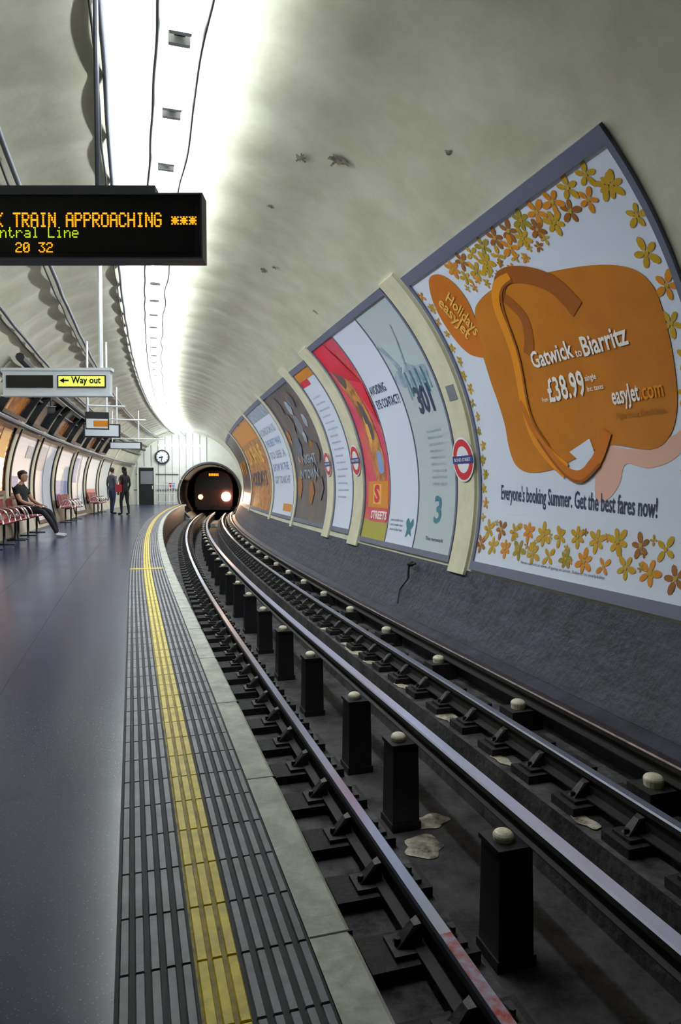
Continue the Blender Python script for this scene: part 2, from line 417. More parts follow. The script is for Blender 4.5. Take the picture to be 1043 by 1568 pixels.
def clock(name,s,a,z,r):
    c=P(s,a,z);h=heading(s);X=Matrix.Translation(c)@Matrix.Rotation(h,4,'Z')
    e=empty(name);mb=MB()
    def disc(r0,y,m,r1=0,y1=None):
        n=32;vs=[];
        y1=y if y1 is None else y1
        for j in range(n):
            t=2*math.pi*j/n;vs+= [X@Vector((r0*math.cos(t),y,r0*math.sin(t))),X@Vector((r1*math.cos(t),y1,r1*math.sin(t)))]
        mb.add(vs,[(2*j,2*((j+1)%n),2*((j+1)%n)+1,2*j+1) for j in range(n)],m)
    disc(r,-.02,M['black'],r,.08);disc(r,-.02,M['black'],r*.80);disc(r*.82,-.012,M['white'])
    mb.obj('case',parent=e);mb=MB()
    for k in range(12):
        t=k*30*D2R;w=.014*r/.35
        A=Vector((math.sin(t),0,math.cos(t)));B=Vector((math.cos(t),0,-math.sin(t)))
        y=Vector((0,-.018,0))
        mb.add([X@(A*r*.66+B*w+y),X@(A*r*.66-B*w+y),X@(A*r*.79-B*w+y),X@(A*r*.79+B*w+y)],[(0,1,2,3)],M['black'])
    for t,l,w in((256*D2R,.45,.03),(192*D2R,.68,.02)):
        A=Vector((math.sin(t),0,math.cos(t)));B=Vector((math.cos(t),0,-math.sin(t)));y=Vector((0,-.024,0));w*=r/.35
        mb.add([X@(A*-.1*r+B*w+y),X@(A*-.1*r-B*w+y),X@(A*r*l-B*w+y),X@(A*r*l+B*w+y)],[(0,1,2,3)],M['black'])
    mb.obj('hands',parent=e);return e
clock('wall_clock',S1-.12,-.86,2.78,.42)
# ------------------------------------------------------------------ train
tr=empty('underground_train');ST=46.5;TA=PA
def tp(x,z,d=0.): return P(ST+d,TA+x,z)
def tprof(k=1.):
    pts=[(-1.25,-.35),(-1.30,.2),(-1.30,1.1),(-1.18,1.6),(-.95,1.92),(-.6,2.10),(0,2.17),(.6,2.10),(.95,1.92),(1.18,1.6),(1.30,1.1),(1.30,.2),(1.25,-.35)]
    return [(x*k,.9+(z-.9)*k) for x,z in pts]
mb=MB();pf=tprof();pf2=tprof(.96);n=len(pf)
vs=[tp(x,z,-.12) for x,z in pf2]+[tp(x,z,0) for x,z in pf]+[tp(x,z,9) for x,z in pf]
mb.add(vs,[(j,j+1,n+j+1,n+j) for j in range(n-1)]+[(n+j,n+j+1,2*n+j+1,2*n+j) for j in range(n-1)]+[(0,n-1,2*n-1,n),(n,2*n-1,3*n-1,2*n)],M['dred'])
mb.obj('body_shell',parent=tr)
mb=MB()
mb.add([tp(x,z,-.12) for x,z in pf2],[tuple(range(n))],M['dred'])
mb.obj('front_panel',parent=tr)
mb=MB()
for x0,x1 in((-1.12,-.42),(-.3,.3),(.42,1.12)):
    mb.add([tp(x0,.85,-.135),tp(x1,.85,-.135),tp(x1*.93,1.62,-.135),tp(x0*.93,1.62,-.135)],[(0,1,2,3)],M['blackg'])
for x in(-.34,.32): mb.add([tp(x,-.25,-.13),tp(x+.02,-.25,-.13),tp(x+.02,1.9,-.13),tp(x,1.9,-.13)],[(0,1,2,3)],M['black'])
mb.obj('cab_windows',parent=tr)
mb=MB()
mb.add([tp(-.36,1.72,-.14),tp(.36,1.72,-.14),tp(.36,1.96,-.14),tp(-.36,1.96,-.14)],[(0,1,2,3)],M['black'])
for i in range(6): mb.add([tp(-.31+.11*i,1.75,-.15),tp(-.23+.11*i,1.75,-.15),tp(-.23+.11*i,1.92,-.15),tp(-.31+.11*i,1.92,-.15)],[(0,1,2,3)],M['ledo'])
mb.obj('destination_display',parent=tr)
M['head']=mat('headlamp_lit',(1,1,1),.3,emit=(1,.90,.68),es=150)
M['head2']=mat('headlamp_amber',(1,.6,.2),.3,emit=(1,.42,.07),es=14)
mb=MB()
mb.sphere(tp(.80,.38,-.14),.30,.07,.30,M['head'],24,16)
mb.sphere(tp(-.86,.36,-.14),.16,.05,.16,M['head2'],18,12)
mb.obj('headlamps',parent=tr)
mb=MB()
mb.pbox(ST-.3,ST-.1,TA-.12,TA+.12,-.3,-.1,M['black']);mb.pbox(ST-.15,ST+.2,TA-1.1,TA+1.1,-.5,-.3,M['black'])
for x in(-.76,.76): mb.tube([tp(x-.05,-.35,.4),tp(x+.05,-.35,.4)],.33,M['black'],20)
mb.obj('coupler_and_wheels',parent=tr)
def spot(name,loc,tgt,e,col,size,blend=.5,rad=.1):
    l=bpy.data.lights.new(name,'SPOT');l.energy=e;l.color=col;l.spot_size=size;l.spot_blend=blend;l.shadow_soft_size=rad
    o=link(bpy.data.objects.new(name,l));o.location=loc;o.rotation_euler=(Vector(tgt)-Vector(loc)).to_track_quat('-Z','Y').to_euler();return o
o=spot('headlight_beam',tp(.8,.38,-.45),P(39,2.4,-.85),600,(1,.34,.07),40*D2R,1.);o.parent=tr
l=bpy.data.lights.new('lamp_spill','POINT');l.energy=45;l.color=(1,.30,.08);l.shadow_soft_size=.1;o=link(bpy.data.objects.new('lamp_spill',l));o.location=tp(.8,.5,-.9);o.parent=tr
# ------------------------------------------------------------------ lamps and cables on the ceiling
LA=.33
mb=MB();hb=MB()
s=4.64-1*PER
while s<S1-1.3:
    for da in(-.05,.05):
        mb.tube([P(s+.08,LA+da,3.97),P(s+PER-.08,LA+da,3.97)],.021,M['tube'],7,False)
    hb.pbox(s+.02,s+PER-.02,LA-.025,LA+.025,4.03,4.055,M['white'])
    for q in(-.062,.062): hb.pbox(s+q-.018,s+q+.018,LA-.07,LA+.07,3.945,4.02,M['white'])
    hb.pbox(s-.025,s+.025,LA-.035,LA+.035,3.98,4.03,M['black'])
    hb.tube([P(s,LA,4.02),P(s,LA,4.2)],.010,M['black'],6)
    s+=PER
lp=empty('fluorescent_lighting_run');mb.obj('tubes',parent=lp);hb.obj('battens',parent=lp)
# transverse tubes added to brighten the headwall
mb=MB();mb.tube([P(S1-1.6,-.9,3.35),P(S1-1.6,.1,3.35)],.022,M['tube'],7,False);mb.tube([P(S1-1.6,.3,3.35),P(S1-1.6,1.5,3.35)],.022,M['tube'],7,False)
hb=MB();hb.pbox(S1-1.63,S1-1.57,-.95,1.55,3.40,3.43,M['white'])
for a in(-.6,1.2): hb.tube([P(S1-1.6,a,3.42),P(S1-1.6,a,3.95)],.012,M['white'],6)
e=empty('headwall_added_light');mb.obj('tubes',parent=e);hb.obj('batten',parent=e)
mb=MB()
def wavy(a,z,r,amp,m,per=1.4,ph=0):
    mb.tube([P(s,a+amp*math.sin(s*2*math.pi/per+ph)+.4*amp*math.sin(s*5.1+ph),z+.3*amp*math.cos(s*3.3)) for s in srange(S0+.1,S1-.3,.12)],r,m,6)
wavy(LA-.14,3.99,.014,.004,M['cable'],PER,1);wavy(LA+.16,3.99,.011,.014,M['cable'],1.86,0)
wavy(-.16,4.125,.020,.004,M['galv'],1.7);wavy(-.22,4.118,.009,.006,M['cable'],1.9,2)
mb.obj('ceiling_cables',True)
mb=MB()
for a in(-.96,-1.62,-2.05):
    z=ZC+math.sqrt((R-.04)**2-(a-AC)**2)
    wavy(a,z,.026,.004,M['galv'],2.3)
    wavy(a-.07,z-.04,.012,.006,M['cable'],1.8)
mb.obj('ceiling_conduits',True)
mb=MB()
def scar(s,phd,rs,rv,seed):
    rnd=random.Random(seed);pts=[];v=(phd+16)*D2R*R;n=22
    for i in range(n):
        t=2*math.pi*i/n;k=.3+.8*rnd.random();pts.append(W(s+rs*k*math.cos(t),v+rv*k*math.sin(t),.004))
    mb.add(pts+[W(s,v,.006)],[(i,(i+1)%n,n) for i in range(n)],M['scar'])
scar(6.2,72,.10,.06,1);scar(5.95,67,.12,.08,2);scar(5.9,66,.05,.14,12);scar(7.4,73,.04,.05,3);scar(9.3,68,.14,.04,4);scar(9.0,66,.05,.04,5)
scar(4.0,108,.16,.22,6);scar(4.3,112,.09,.15,7);scar(4.6,118,.06,.09,8);scar(4.9,55,.04,.03,10);scar(9.5,52,.05,.05,11);scar(4.1,100,.08,.1,21)
mb.obj('plaster_scars')
# ------------------------------------------------------------------ right wall
mb=MB()
for s0,s1 in((6.95,7.36),(11.0,11.55),(12.95,13.45),(16.75,17.0),(20.7,21.0),(27.9,28.2)):
    mb.wpanel(s0,s1,-.06,3.55,.035,M['ribband'],thick=.035)
mb.obj('trim_4',False)
def roundel(name,s,v,r,F=W,off=.05):
    e=empty(name);mb=MB();n=40
    def ring(r0,r1,o,m):
        vs=[]
        for j in range(n):
            t=2*math.pi*j/n;vs+= [F(s+r0*math.cos(t),v+r0*math.sin(t),o),F(s+r1*math.cos(t),v+r1*math.sin(t),o)]
        mb.add(vs,[(2*j,2*((j+1)%n),2*((j+1)%n)+1,2*j+1) for j in range(n)],m)
    ring(r*1.1,0,off,M['white']);ring(r,r*.66,off+.003,M['red'])
    mb.wpanel(s-r*1.05,s+r*1.05,v-r*.19,v+r*.19,off+.006,M['blue'],F=F)
    mb.obj('disc',parent=e)
    mb=MB();wtext(mb,'BOND STREET',s+r*.85,0,r*1.7,v-r*.08,r*.16,off+.009,M['p_txt'],F=F)
    mb.obj('station_name',parent=e);return e
roundel('station_roundel',7.165,1.28,.24)
roundel('station_roundel.001',11.27,1.42,.25);roundel('station_roundel.002',13.2,1.42,.23)
mb=MB();mb.wpanel(7.02,7.22,1.98,2.16,.04,M['grey'],thick=.01);mb.obj('sign_plate')
def frame(mb,s0,s1,v0,v1,w,m,off=.03):
    for q in((s0,s1,v0,v0+w),(s0,s1,v1-w*1.2,v1),(s0,s0+w*.5,v0,v1),(s1-w*.5,s1,v0,v1)):
        mb.wpanel(*q,off,m,thick=off)
SP=6.85
po=empty('airline_billboard')
mb=MB();frame(mb,3.62,6.86,0.02,3.46,.1,M['frame']);mb.obj('frame',parent=po)
mb=MB();mb.wpanel(3.66,6.83,.06,3.42,.012,M['p_white']);mb.obj('paper',parent=po)
def smooth(pts,k=6,closed=True):
    out=[];n=len(pts)
    for i in range(n if closed else n-1):
        if closed: p0,p1,p2,p3=pts[i-1],pts[i],pts[(i+1)%n],pts[(i+2)%n]
        else: p0,p1,p2,p3=pts[max(i-1,0)],pts[i],pts[i+1],pts[min(i+2,n-1)]
        for j in range(k):
            t=j/k;out.append(tuple(.5*((2*b)+(-a+c)*t+(2*a-5*b+4*c-d)*t*t+(-a+3*b-3*c+d)*t**3) for a,b,c,d in zip(p0,p1,p2,p3)))
    if not closed: out.append(pts[-1])
    return out
mb=MB()
blob=[(.80,2.74),(.98,2.84),(1.31,2.88),(1.7,2.84),(2.2,2.76),(2.62,2.66),(2.88,2.54),(2.99,2.38),(3.0,2.17),(2.98,1.85),(2.94,1.54),(2.84,1.33),(2.64,1.24),(2.22,1.30),(1.95,1.26),(1.70,1.20),(1.40,1.12),(1.0,1.10),(.76,1.18),(.66,1.36),(.645,1.6),(.61,1.85),(.585,2.1),(.64,2.45)]
sh=[(2.1,1.3),(2.5,1.25),(2.9,1.34),(3.0,1.42),(2.96,1.25),(2.84,1.15),(2.6,1.10),(2.36,1.14),(2.28,.98),(2.15,.86),(2.0,.84),(1.98,1.0),(2.02,1.15)]
mb.wpoly(smooth(sh,4),SP,.015,M['p_pink'],1)
mb.wpoly(smooth(blob,4),SP,.018,M['p_org'],8)
mb.obj('sandal_sole',parent=po)
def ribbon(mb,pts,w,off,m,k=8,F=W,sm=SP):
    q=smooth(pts,k,False);vs=[];n=len(q)
    for i in range(n):
        a=q[max(i-1,0)];b=q[min(i+1,n-1)];dx,dy=b[0]-a[0],b[1]-a[1];l=math.hypot(dx,dy) or 1;nx,ny=-dy/l,dx/l
        ww=w[0]+(w[1]-w[0])*i/(n-1) if isinstance(w,tuple) else w
        vs+= [F(sm-(q[i][0]+nx*ww),q[i][1]+ny*ww,off),F(sm-(q[i][0]-nx*ww),q[i][1]-ny*ww,off)]
    mb.add(vs,[(2*i,2*i+1,2*i+3,2*i+2) for i in range(n-1)],m)
mb=MB()
ribbon(mb,[(1.36,2.78),(1.50,2.55),(1.46,2.35),(1.36,2.2)],(.05,.07),.021,M['p_strapd'])
ribbon(mb,[(1.30,2.80),(1.50,2.92),(1.78,2.86),(2.05,2.68),(2.2,2.42)],(.07,.09),.023,M['p_strapd'])
ribbon(mb,[(1.60,2.90),(1.36,2.88),(1.20,2.68),(1.16,2.25),(1.08,1.8),(1.13,1.5),(1.32,1.28),(1.6,1.10)],(.045,.075),.026,M['p_strap'])
ribbon(mb,[(1.60,2.87),(1.40,2.83),(1.27,2.64),(1.22,2.25),(1.14,1.8),(1.19,1.55),(1.36,1.34)],(.012,.016),.0275,M['p_strapd'])
ribbon(mb,[(1.02,1.80),(1.15,1.52),(1.38,1.26),(1.62,1.09),(1.83,1.06),(2.04,1.2),(2.18,1.42)],(.03,.065),.029,M['p_org2'])
ribbon(mb,[(1.2,1.42),(1.40,1.21),(1.62,1.05),(1.83,1.01),(2.07,1.15)],(.01,.016),.031,M['p_strapd'])
mb.obj('sandal_strap',parent=po)
mb=MB();mb.wpoly([(1.66,1.27),(1.95,1.37),(2.0,1.24),(1.86,1.14)],SP,.0215,M['p_white']);mb.obj('sole_gap',parent=po)
mb=MB()
wtext(mb,'Gatwick',SP,1.38,1.98,2.07,.15,.026,M['p_txt'],.02);wtext(mb,'to',SP,2.0,2.08,2.06,.07,.026,M['p_txt']);wtext(mb,'Biarritz',SP,2.1,2.62,2.05,.16,.026,M['p_txt'],.02)
wtext(mb,'From',SP,1.38,1.47,1.75,.04,.026,M['p_txt']);wtext(mb,'£38.99',SP,1.49,2.01,1.74,.21,.026,M['p_txt'],.02)
wtext(mb,'single',SP,2.03,2.17,1.85,.05,.026,M['p_txt']);wtext(mb,'Inc. taxes',SP,2.03,2.23,1.76,.045,.026,M['p_txt'])
wtext(mb,'easyJet',SP,2.30,2.60,1.62,.14,.026,M['p_txt'],.02);wtext(mb,'.com',SP,2.61,2.84,1.62,.13,.026,M['p_strap'],.01)
wtext(mb,'Flights. Hotels. Cars. Holidays.',SP,2.32,2.84,1.50,.05,.026,M['p_brown'])
wtext(mb,"Everyone's booking Summer. Get the best fares now!",SP,.46,2.70,.83,.15,.017,M['p_ink'],.014,rot=-.045)
wtext(mb,'Fares correct at time of going to print. Subject to availability.',SP,.97,2.22,.20,.025,.017,M['p_ink'],0)
tag=[(.42,3.27),(.62,3.27),(.76,3.14),(.81,2.92),(.77,2.7),(.70,2.5),(.70,2.32),(.54,2.34),(.36,2.42),(.23,2.6),(.18,2.85),(.24,3.08)]
mb.wpoly(smooth(tag,4),SP,.018,M['p_org2'],3)
for word,u,v in(('easyJet',.30,3.06),('Holidays',.47,3.06)):
    vs,fs=text2d(word,1,.02);k=.50/max(a for a,b in vs)
    an=-70*D2R
    mb.add([W(SP-(u+(a*k)*math.cos(an)-(b*.22)*math.sin(an)),v-.04+(a*k)*math.sin(an)+(b*.22)*math.cos(an),.024) for a,b in vs],fs,M['p_lorg'])
mb.obj('lettering',parent=po)
mb=MB()
def flower(u,v,r,m,rot,np=5,off=.017):
    for i in range(np):
        t=rot+2*math.pi*i/np;pts=[];rr=r*(1 if i%2 else .85)
        for j in range(8):
            q=2*math.pi*j/8;x=rr*.58+rr*.42*math.cos(q);y=rr*.24*math.sin(q)
            pts.append((u+x*math.cos(t)-y*math.sin(t),v+x*math.sin(t)+y*math.cos(t)))
        mb.wpoly(pts,SP,off,m)
    mb.wpoly([(u+r*.17*math.cos(q*1.05),v+r*.17*math.sin(q*1.05)) for q in range(6)],SP,off+.002,M['p_olive'])
rnd=random.Random(3);ms=[M['p_olive'],M['p_olive2'],M['p_fo'],M['p_olive'],M['p_brown'],M['p_olive']]
def fl(u,v,r): flower(u,v,r,rnd.choice(ms),rnd.random()*6,rnd.choice((5,5,4,6)),.0165+.0006*rnd.random())
for i in range(22):
    u=.90+2.1*i/21;fl(u,3.22-.13*(i%2)+.03*rnd.random(),.095+.035*rnd.random())
for i in range(13): fl(.92+1.3*i/12,3.0+.06*rnd.random()-.05*(i%2),.045+.02*rnd.random())
for i in range(24):
    fl(.12+2.95*i/23,.30+.20*(i%2)+.03*rnd.random(),.10+.035*rnd.random())
for i in range(20): fl(.2+2.8*rnd.random(),.26+.33*rnd.random(),.045)
for i in range(17): fl(.09+.04*(i%2),.62+2.55*i/16,.055+.02*rnd.random())
for i in range(11): fl(3.04+.06*(i%2),.6+2.5*i/10,.10+.03*rnd.random())
mb.obj('flowers',parent=po)
# triple poster
po=empty('triple_poster_panel')
mb=MB();frame(mb,7.4,10.95,.04,3.52,.08,M['frame']);
for s in(8.6,9.72): mb.wpanel(s-.012,s+.012,.1,3.4,.018,M['frame'],thick=.01)
mb.obj('frame',parent=po)
mb=MB()
mb.wpanel(7.44,8.58,.1,3.42,.012,M['p_blue']);mb.wpanel(8.62,9.70,.1,3.42,.012,M['p_white']);mb.wpanel(9.74,10.9,.1,3.42,.012,M['p_mag'])
mb.obj('paper',parent=po)
mb=MB()
S=8.58
mb.wpoly(smooth([(.0,2.42),(.18,2.55),(.35,2.48),(.55,2.60),(.75,2.52),(1.0,2.50),(1.02,2.36),(.9,2.3),(.75,2.33),(.6,2.28),(.35,2.32),(.2,2.30)],3),S,.015,M['p_city'])
for i in range(9): ribbon(mb,[(.3+.085*i,2.12+.04*(i%3)),(.3+.085*i,2.42+.07*(i%2))],.022,.017,M['p_teal' if i%2 else 'p_city'],2,sm=S)
ribbon(mb,[(.30,2.5),(.12,2.9)],(.05,.02),.017,M['p_city'],4,sm=S);ribbon(mb,[(.5,2.55),(.75,3.1)],(.025,.008),.017,M['p_city'],4,sm=S);ribbon(mb,[(-.0,2.95),(.35,2.55)],(.02,.03),.017,M['p_city'],4,sm=S)
wtext(mb,'301',S,.42,.88,1.93,.34,.019,M['p_ink'],.03)
for i in range(9): wtext(mb,'lorem ipsum dolor sit',S,.45,.88,1.66-.085*i,.045,.016,M['p_city'],0)
wtext(mb,'3',S,.52,.74,.50,.34,.016,M['p_teal'],.02)
wtext(mb,'The network',S,.35,.9,.26,.05,.016,M['p_ink'])
S=9.7
wtext(mb,'AVOIDING',S,.05,.70,2.36,.13,.016,M['p_ink'],.02);wtext(mb,'EYE CONTACT?',S,.10,1.02,2.14,.13,.016,M['p_ink'],.02)
mb.wpoly(smooth([(.72,.45),(.8,.52),(.88,.45),(.96,.52),(1.0,.42),(.92,.36),(.98,.26),(.86,.3),(.76,.24),(.78,.36)],2),S,.016,M['p_teal'])
for i in range(3): wtext(mb,'some smaller lines',S,.1,.6,.45-.07*i,.04,.016,M['p_ink'],0)
S=10.9
mb.wpoly([(.0,3.4),(.62,3.4),(1.12,2.6),(1.14,1.9),(.7,2.7),(.0,3.0)],S,.0145,M['p_red'])
mb.wpoly(smooth([(.10,3.05),(.38,3.02),(.62,2.7),(.80,2.2),(.98,1.5),(.98,1.1),(.6,1.0),(.42,1.5),(.36,2.1),(.20,2.6)],3),S,.016,M['p_pic'])
mb.wpoly(smooth([(.14,2.98),(.36,2.98),(.5,2.75),(.28,2.62)],3),S,.018,M['p_dark']);mb.wpoly(smooth([(.5,2.35),(.66,2.25),(.78,1.8),(.6,1.75)],3),S,.018,M['p_dark']);mb.wpoly(smooth([(.5,2.1),(.6,2.0),(.62,1.7),(.48,1.7)],3),S,.019,M['p_lorg'])
mb.wpoly(smooth([(.7,1.5),(.9,1.5),(.95,1.2),(.72,1.2)],3),S,.018,M['p_lblue'])
mb.wpanel(9.74,10.9,.1,.42,.015,M['p_yel']);mb.wpanel(9.78,10.6,.40,.60,.017,M['p_mag']);mb.wpanel(9.78,10.75,.62,1.05,.017,M['p_fo']);mb.wpanel(10.1,10.5,.68,1.0,.0185,M['p_lorg'])
wtext(mb,'S',S,.45,.72,.72,.26,.02,M['p_red'],.05);wtext(mb,'STREETS',S,.35,1.1,.45,.12,.02,M['p_txt'],.03)
mb.obj('artwork',parent=po)
def simple(name,s0,s1,base,v0=.1,v1=3.4):
    e=empty(name);mb=MB();frame(mb,s0,s1,v0,v1,.09,M['frame']);mb.obj('frame',parent=e)
    mb=MB();mb.wpanel(s0+.04,s1-.04,v0+.05,v1-.05,.012,base);mb.obj('paper',parent=e);return e
e=simple('text_poster',11.6,12.9,M['p_white']);mb=MB()
mb.wpanel(11.65,12.86,3.1,3.33,.015,M['p_fo']);mb.wpanel(12.2,12.86,2.98,3.1,.016,M['p_red'])
for i in range(16): wtext(mb,'words on the line here',12.8,.15,.7+.25*((i*7)%3)/3,2.7-.13*i,.045,.016,M['p_lblue' if i%2 else 'p_city'],.01)
mb.obj('artwork',parent=e)
e=simple('dark_poster',13.5,16.7,M['p_dark']);mb=MB()
r2=random.Random(5)
for i in range(22):
    u=.3+2.5*r2.random();v=.5+2.5*r2.random();k=.5+.6*r2.random();mb.wpoly([(u+k*.25*math.cos(t)*(1+.4*r2.random()),v+k*.28*math.sin(t)) for t in(0,.9,1.9,2.8,3.8,5)],16.7,.016+.0005*i,r2.choice([M['p_pic'],M['p_city'],M['p_dark'],M['p_dark'],M['p_brown'],M['grey'],M['frame']]))
wtext(mb,'A NIGHT',16.7,.6,2.5,1.5,.2,.03,M['p_city'],.02);wtext(mb,'IN TOWN',16.7,.6,2.5,1.15,.2,.03,M['p_city'],.02)
mb.obj('artwork',parent=e)
e=simple('headline_poster',17.05,20.6,M['p_white']);mb=MB()
for i,w in enumerate(('LONDON IS','THE BEST WAY','TO SEE A','SHOW IN THE','CITY TONIGHT')): wtext(mb,w,20.6,.3,3.0,2.5-.36*i,.20,.016,M['p_lblue' if i%2 else 'p_city'],.02)
mb.wpanel(17.1,20.55,2.95,3.3,.015,M['p_city']);mb.wpanel(17.3,18.6,.3,.5,.016,M['p_fo'])
mb.obj('artwork',parent=e)
e=simple('orange_poster',21.1,27.8,M['p_pic']);mb=MB()
wtext(mb,'SUNSHINE',27.8,.6,5.8,1.8,.6,.016,M['p_lorg'],.03);wtext(mb,'HOLIDAYS',27.8,.6,5.8,1.0,.5,.016,M['p_ink'],.03);mb.wpanel(21.3,27.5,2.6,3.2,.016,M['p_fo'])
mb.obj('artwork',parent=e)
e=simple('brown_poster',28.3,34.5,M['p_dark']);mb=MB();wtext(mb,'NEW SHOW',34.5,.6,5.2,1.5,.6,.016,M['p_fo'],.03);mb.obj('artwork',parent=e)
# ------------------------------------------------------------------ left wall
mb=MB()
for s0 in(12.2,15.6,18.3,21.4,24.4,27.6,30.8,34):
    mb.wpanel(s0,s0+.28,.0,3.3,.035,M['ribband'],F=WL,thick=.035)
mb.obj('trim_5')
def lposter(name,s0,s1,v0,v1,base,art=(),proud=.05):
    e=empty(name);mb=MB()
    w=.08
    for q in((s0,s1,v0,v0+w),(s0,s1,v1-w,v1),(s0,s0+w,v0,v1),(s1-w,s1,v0,v1)): mb.wpanel(*q,proud,M['black'],F=WL,thick=proud)
    mb.obj('frame',parent=e);mb=MB();mb.wpanel(s0+.03,s1-.03,v0+.03,v1-.03,.02,base,F=WL)
    for i,(a0,a1,b0,b1,m) in enumerate(art): mb.wpanel(s0+a0*(s1-s0),s0+a1*(s1-s0),v0+b0*(v1-v0),v0+b1*(v1-v0),.025+.003*i,m,F=WL)
    mb.obj('paper',parent=e)
lposter('wall_poster',12.5,15.5,.9,2.4,M['p_gl'],[(.1,.6,.2,.7,M['p_dark']),(.65,.9,.5,.9,M['p_lorg'])])
lposter('wall_poster.001',15.95,18.2,.85,2.35,M['white'],[(.1,.4,.1,.3,M['p_lblue']),(.6,.9,.6,.8,M['p_city'])])
lposter('wall_poster.002',18.7,21.2,.1,2.35,M['white'],[(.48,.50,0,1,M['grey']),(.05,.45,.62,.9,M['p_blue'])])
lposter('wall_poster.003',21.8,24.2,.4,2.3,M['white'],[(.1,.9,.1,.45,M['p_lblue'])])
lposter('wall_poster.004',24.8,27.4,.1,2.3,M['white'],[(.1,.4,.5,.9,M['p_lblue']),(.5,.53,0,1,M['grey']),(.6,.9,.5,.8,M['p_white'])])
lposter('wall_poster.005',28,30.6,.4,2.3,M['white'],[(.1,.9,.1,.3,M['red'])])
lposter('wall_poster.006',31.2,33.8,.4,2.3,M['p_blue'])
for i,(s0,s1) in enumerate(((13.2,15.4),(16.2,18.1),(19,21.1),(22,24),(25.2,27.2),(28.4,30.4))):
    lposter('panel_ad'+('.%03d'%i if i else ''),s0,s1,2.5,3.35,M['p_gl'] if i%2==0 else M['blackg'],[(.15,.35,.1,.9,M['p_fo'])],.14)  # orange strip is a reflection painted as a flat band
mb=MB()
for v,r,m in((2.43,.05,M['galv']),(3.45,.07,M['cable'])):
    mb.tube([WL(s,v,.12) for s in srange(12,S1-1,.5)],r,m,8)
mb.obj('service_pipes')
# ------------------------------------------------------------------ dot matrix indicator
FONT={'A':['01110','10001','10001','11111','10001','10001','10001'],'B':['11110','10001','10001','11110','10001','10001','11110'],
'C':['01110','10001','10000','10000','10000','10001','01110'],'D':['11110','10001','10001','10001','10001','10001','11110'],
'G':['01110','10001','10000','10111','10001','10001','01110'],'H':['10001','10001','10001','11111','10001','10001','10001'],
'I':['01110','00100','00100','00100','00100','00100','01110'],'K':['10001','10010','10100','11000','10100','10010','10001'],
'L':['10000','10000','10000','10000','10000','10000','11111'],'N':['10001','11001','10101','10101','10011','10001','10001'],
'O':['01110','10001','10001','10001','10001','10001','01110'],'P':['11110','10001','10001','11110','10000','10000','10000'],
'R':['11110','10001','10001','11110','10100','10010','10001'],'S':['01111','10000','10000','01110','00001','00001','11110'],
'T':['11111','00100','00100','00100','00100','00100','00100'],'*':['00000','10101','01110','11111','01110','10101','00000'],
'e':['00000','00000','01110','10001','11111','10000','01110'],'n':['00000','00000','10110','11001','10001','10001','10001'],
't':['01000','01000','11100','01000','01000','01001','00110'],'r':['00000','00000','10110','11001','10000','10000','10000'],
'a':['00000','00000','01110','00001','01111','10001','01111'],'l':['01100','00100','00100','00100','00100','00100','01110'],
'i':['00100','00000','01100','00100','00100','00100','01110'],'2':['01110','10001','00001','00110','01000','10000','11111'],
'0':['01110','10001','10011','10101','11001','10001','01110'],'3':['11111','00010','00100','00010','00001','10001','01110']}
e=empty('train_indicator_sign')
YS=4.0;XR=-.795;XL=-2.95;Z0,Z1=2.362,2.738
mb=MB()
mb.box(XL,XR,YS,YS+.11,Z0,Z1,M['black']);mb.obj('housing',parent=e)
mb=MB();b_=.010
for q in((XL,XR,Z0,Z0+b_),(XL,XR,Z1-b_,Z1),(XR-b_,XR,Z0+b_,Z1-b_),(XL,XL+b_,Z0+b_,Z1-b_)): mb.box(q[0],q[1],YS-.012,YS,q[2],q[3],M['galv'])
mb.box(XL,XR-.28,YS+.02,YS+.10,Z1,Z1+.055,M['galv']);mb.box(XL+.05,XR-.05,YS-.004,YS,Z0+.04,Z1-.04,M['blackg'])
mb.obj('bezel',parent=e)
mb=MB()
for x in(-1.42,-2.6):
    mb.tube([Vector((x,YS+.06,Z1+.05)),Vector((x,YS+.06,3.93))],.016,M['galv'],8)
mb.obj('hangers',parent=e)
mb=MB()
LP=.008463;X1=-1.5785
def dots(txt,x0,z0,px,pz,m,bold=True):
    x=x0
    for ch in txt:
        if ch!=' ':
            g=FONT[ch]
            for r_,row in enumerate(g):
                for c_,v_ in enumerate(row):
                    if v_=='1':
                        cx=x+c_*px;cz=z0+(6-r_)*pz;w=px*(.60 if bold else .42);h=pz*.40
                        mb.add([(cx-w,YS-.007,cz-h),(cx+w,YS-.007,cz-h),(cx+w,YS-.007,cz+h),(cx-w,YS-.007,cz+h)],[(0,1,2,3)],m)
        x+=6*px
dots('STAND BACK TRAIN APPROACHING',X1-17*6*LP,2.5497,LP,.01203,M['ledo'])
dots('***',-.971,2.5535,LP,.0095,M['ledo'])
dots('Central Line',-1.6844-8*6*.0077,2.4881,.0077,.0089,M['ledg'],False)
dots('20 32',-1.8729,2.4042,.00741,.0083,M['ledo'])
mb.obj('led_text',parent=e)
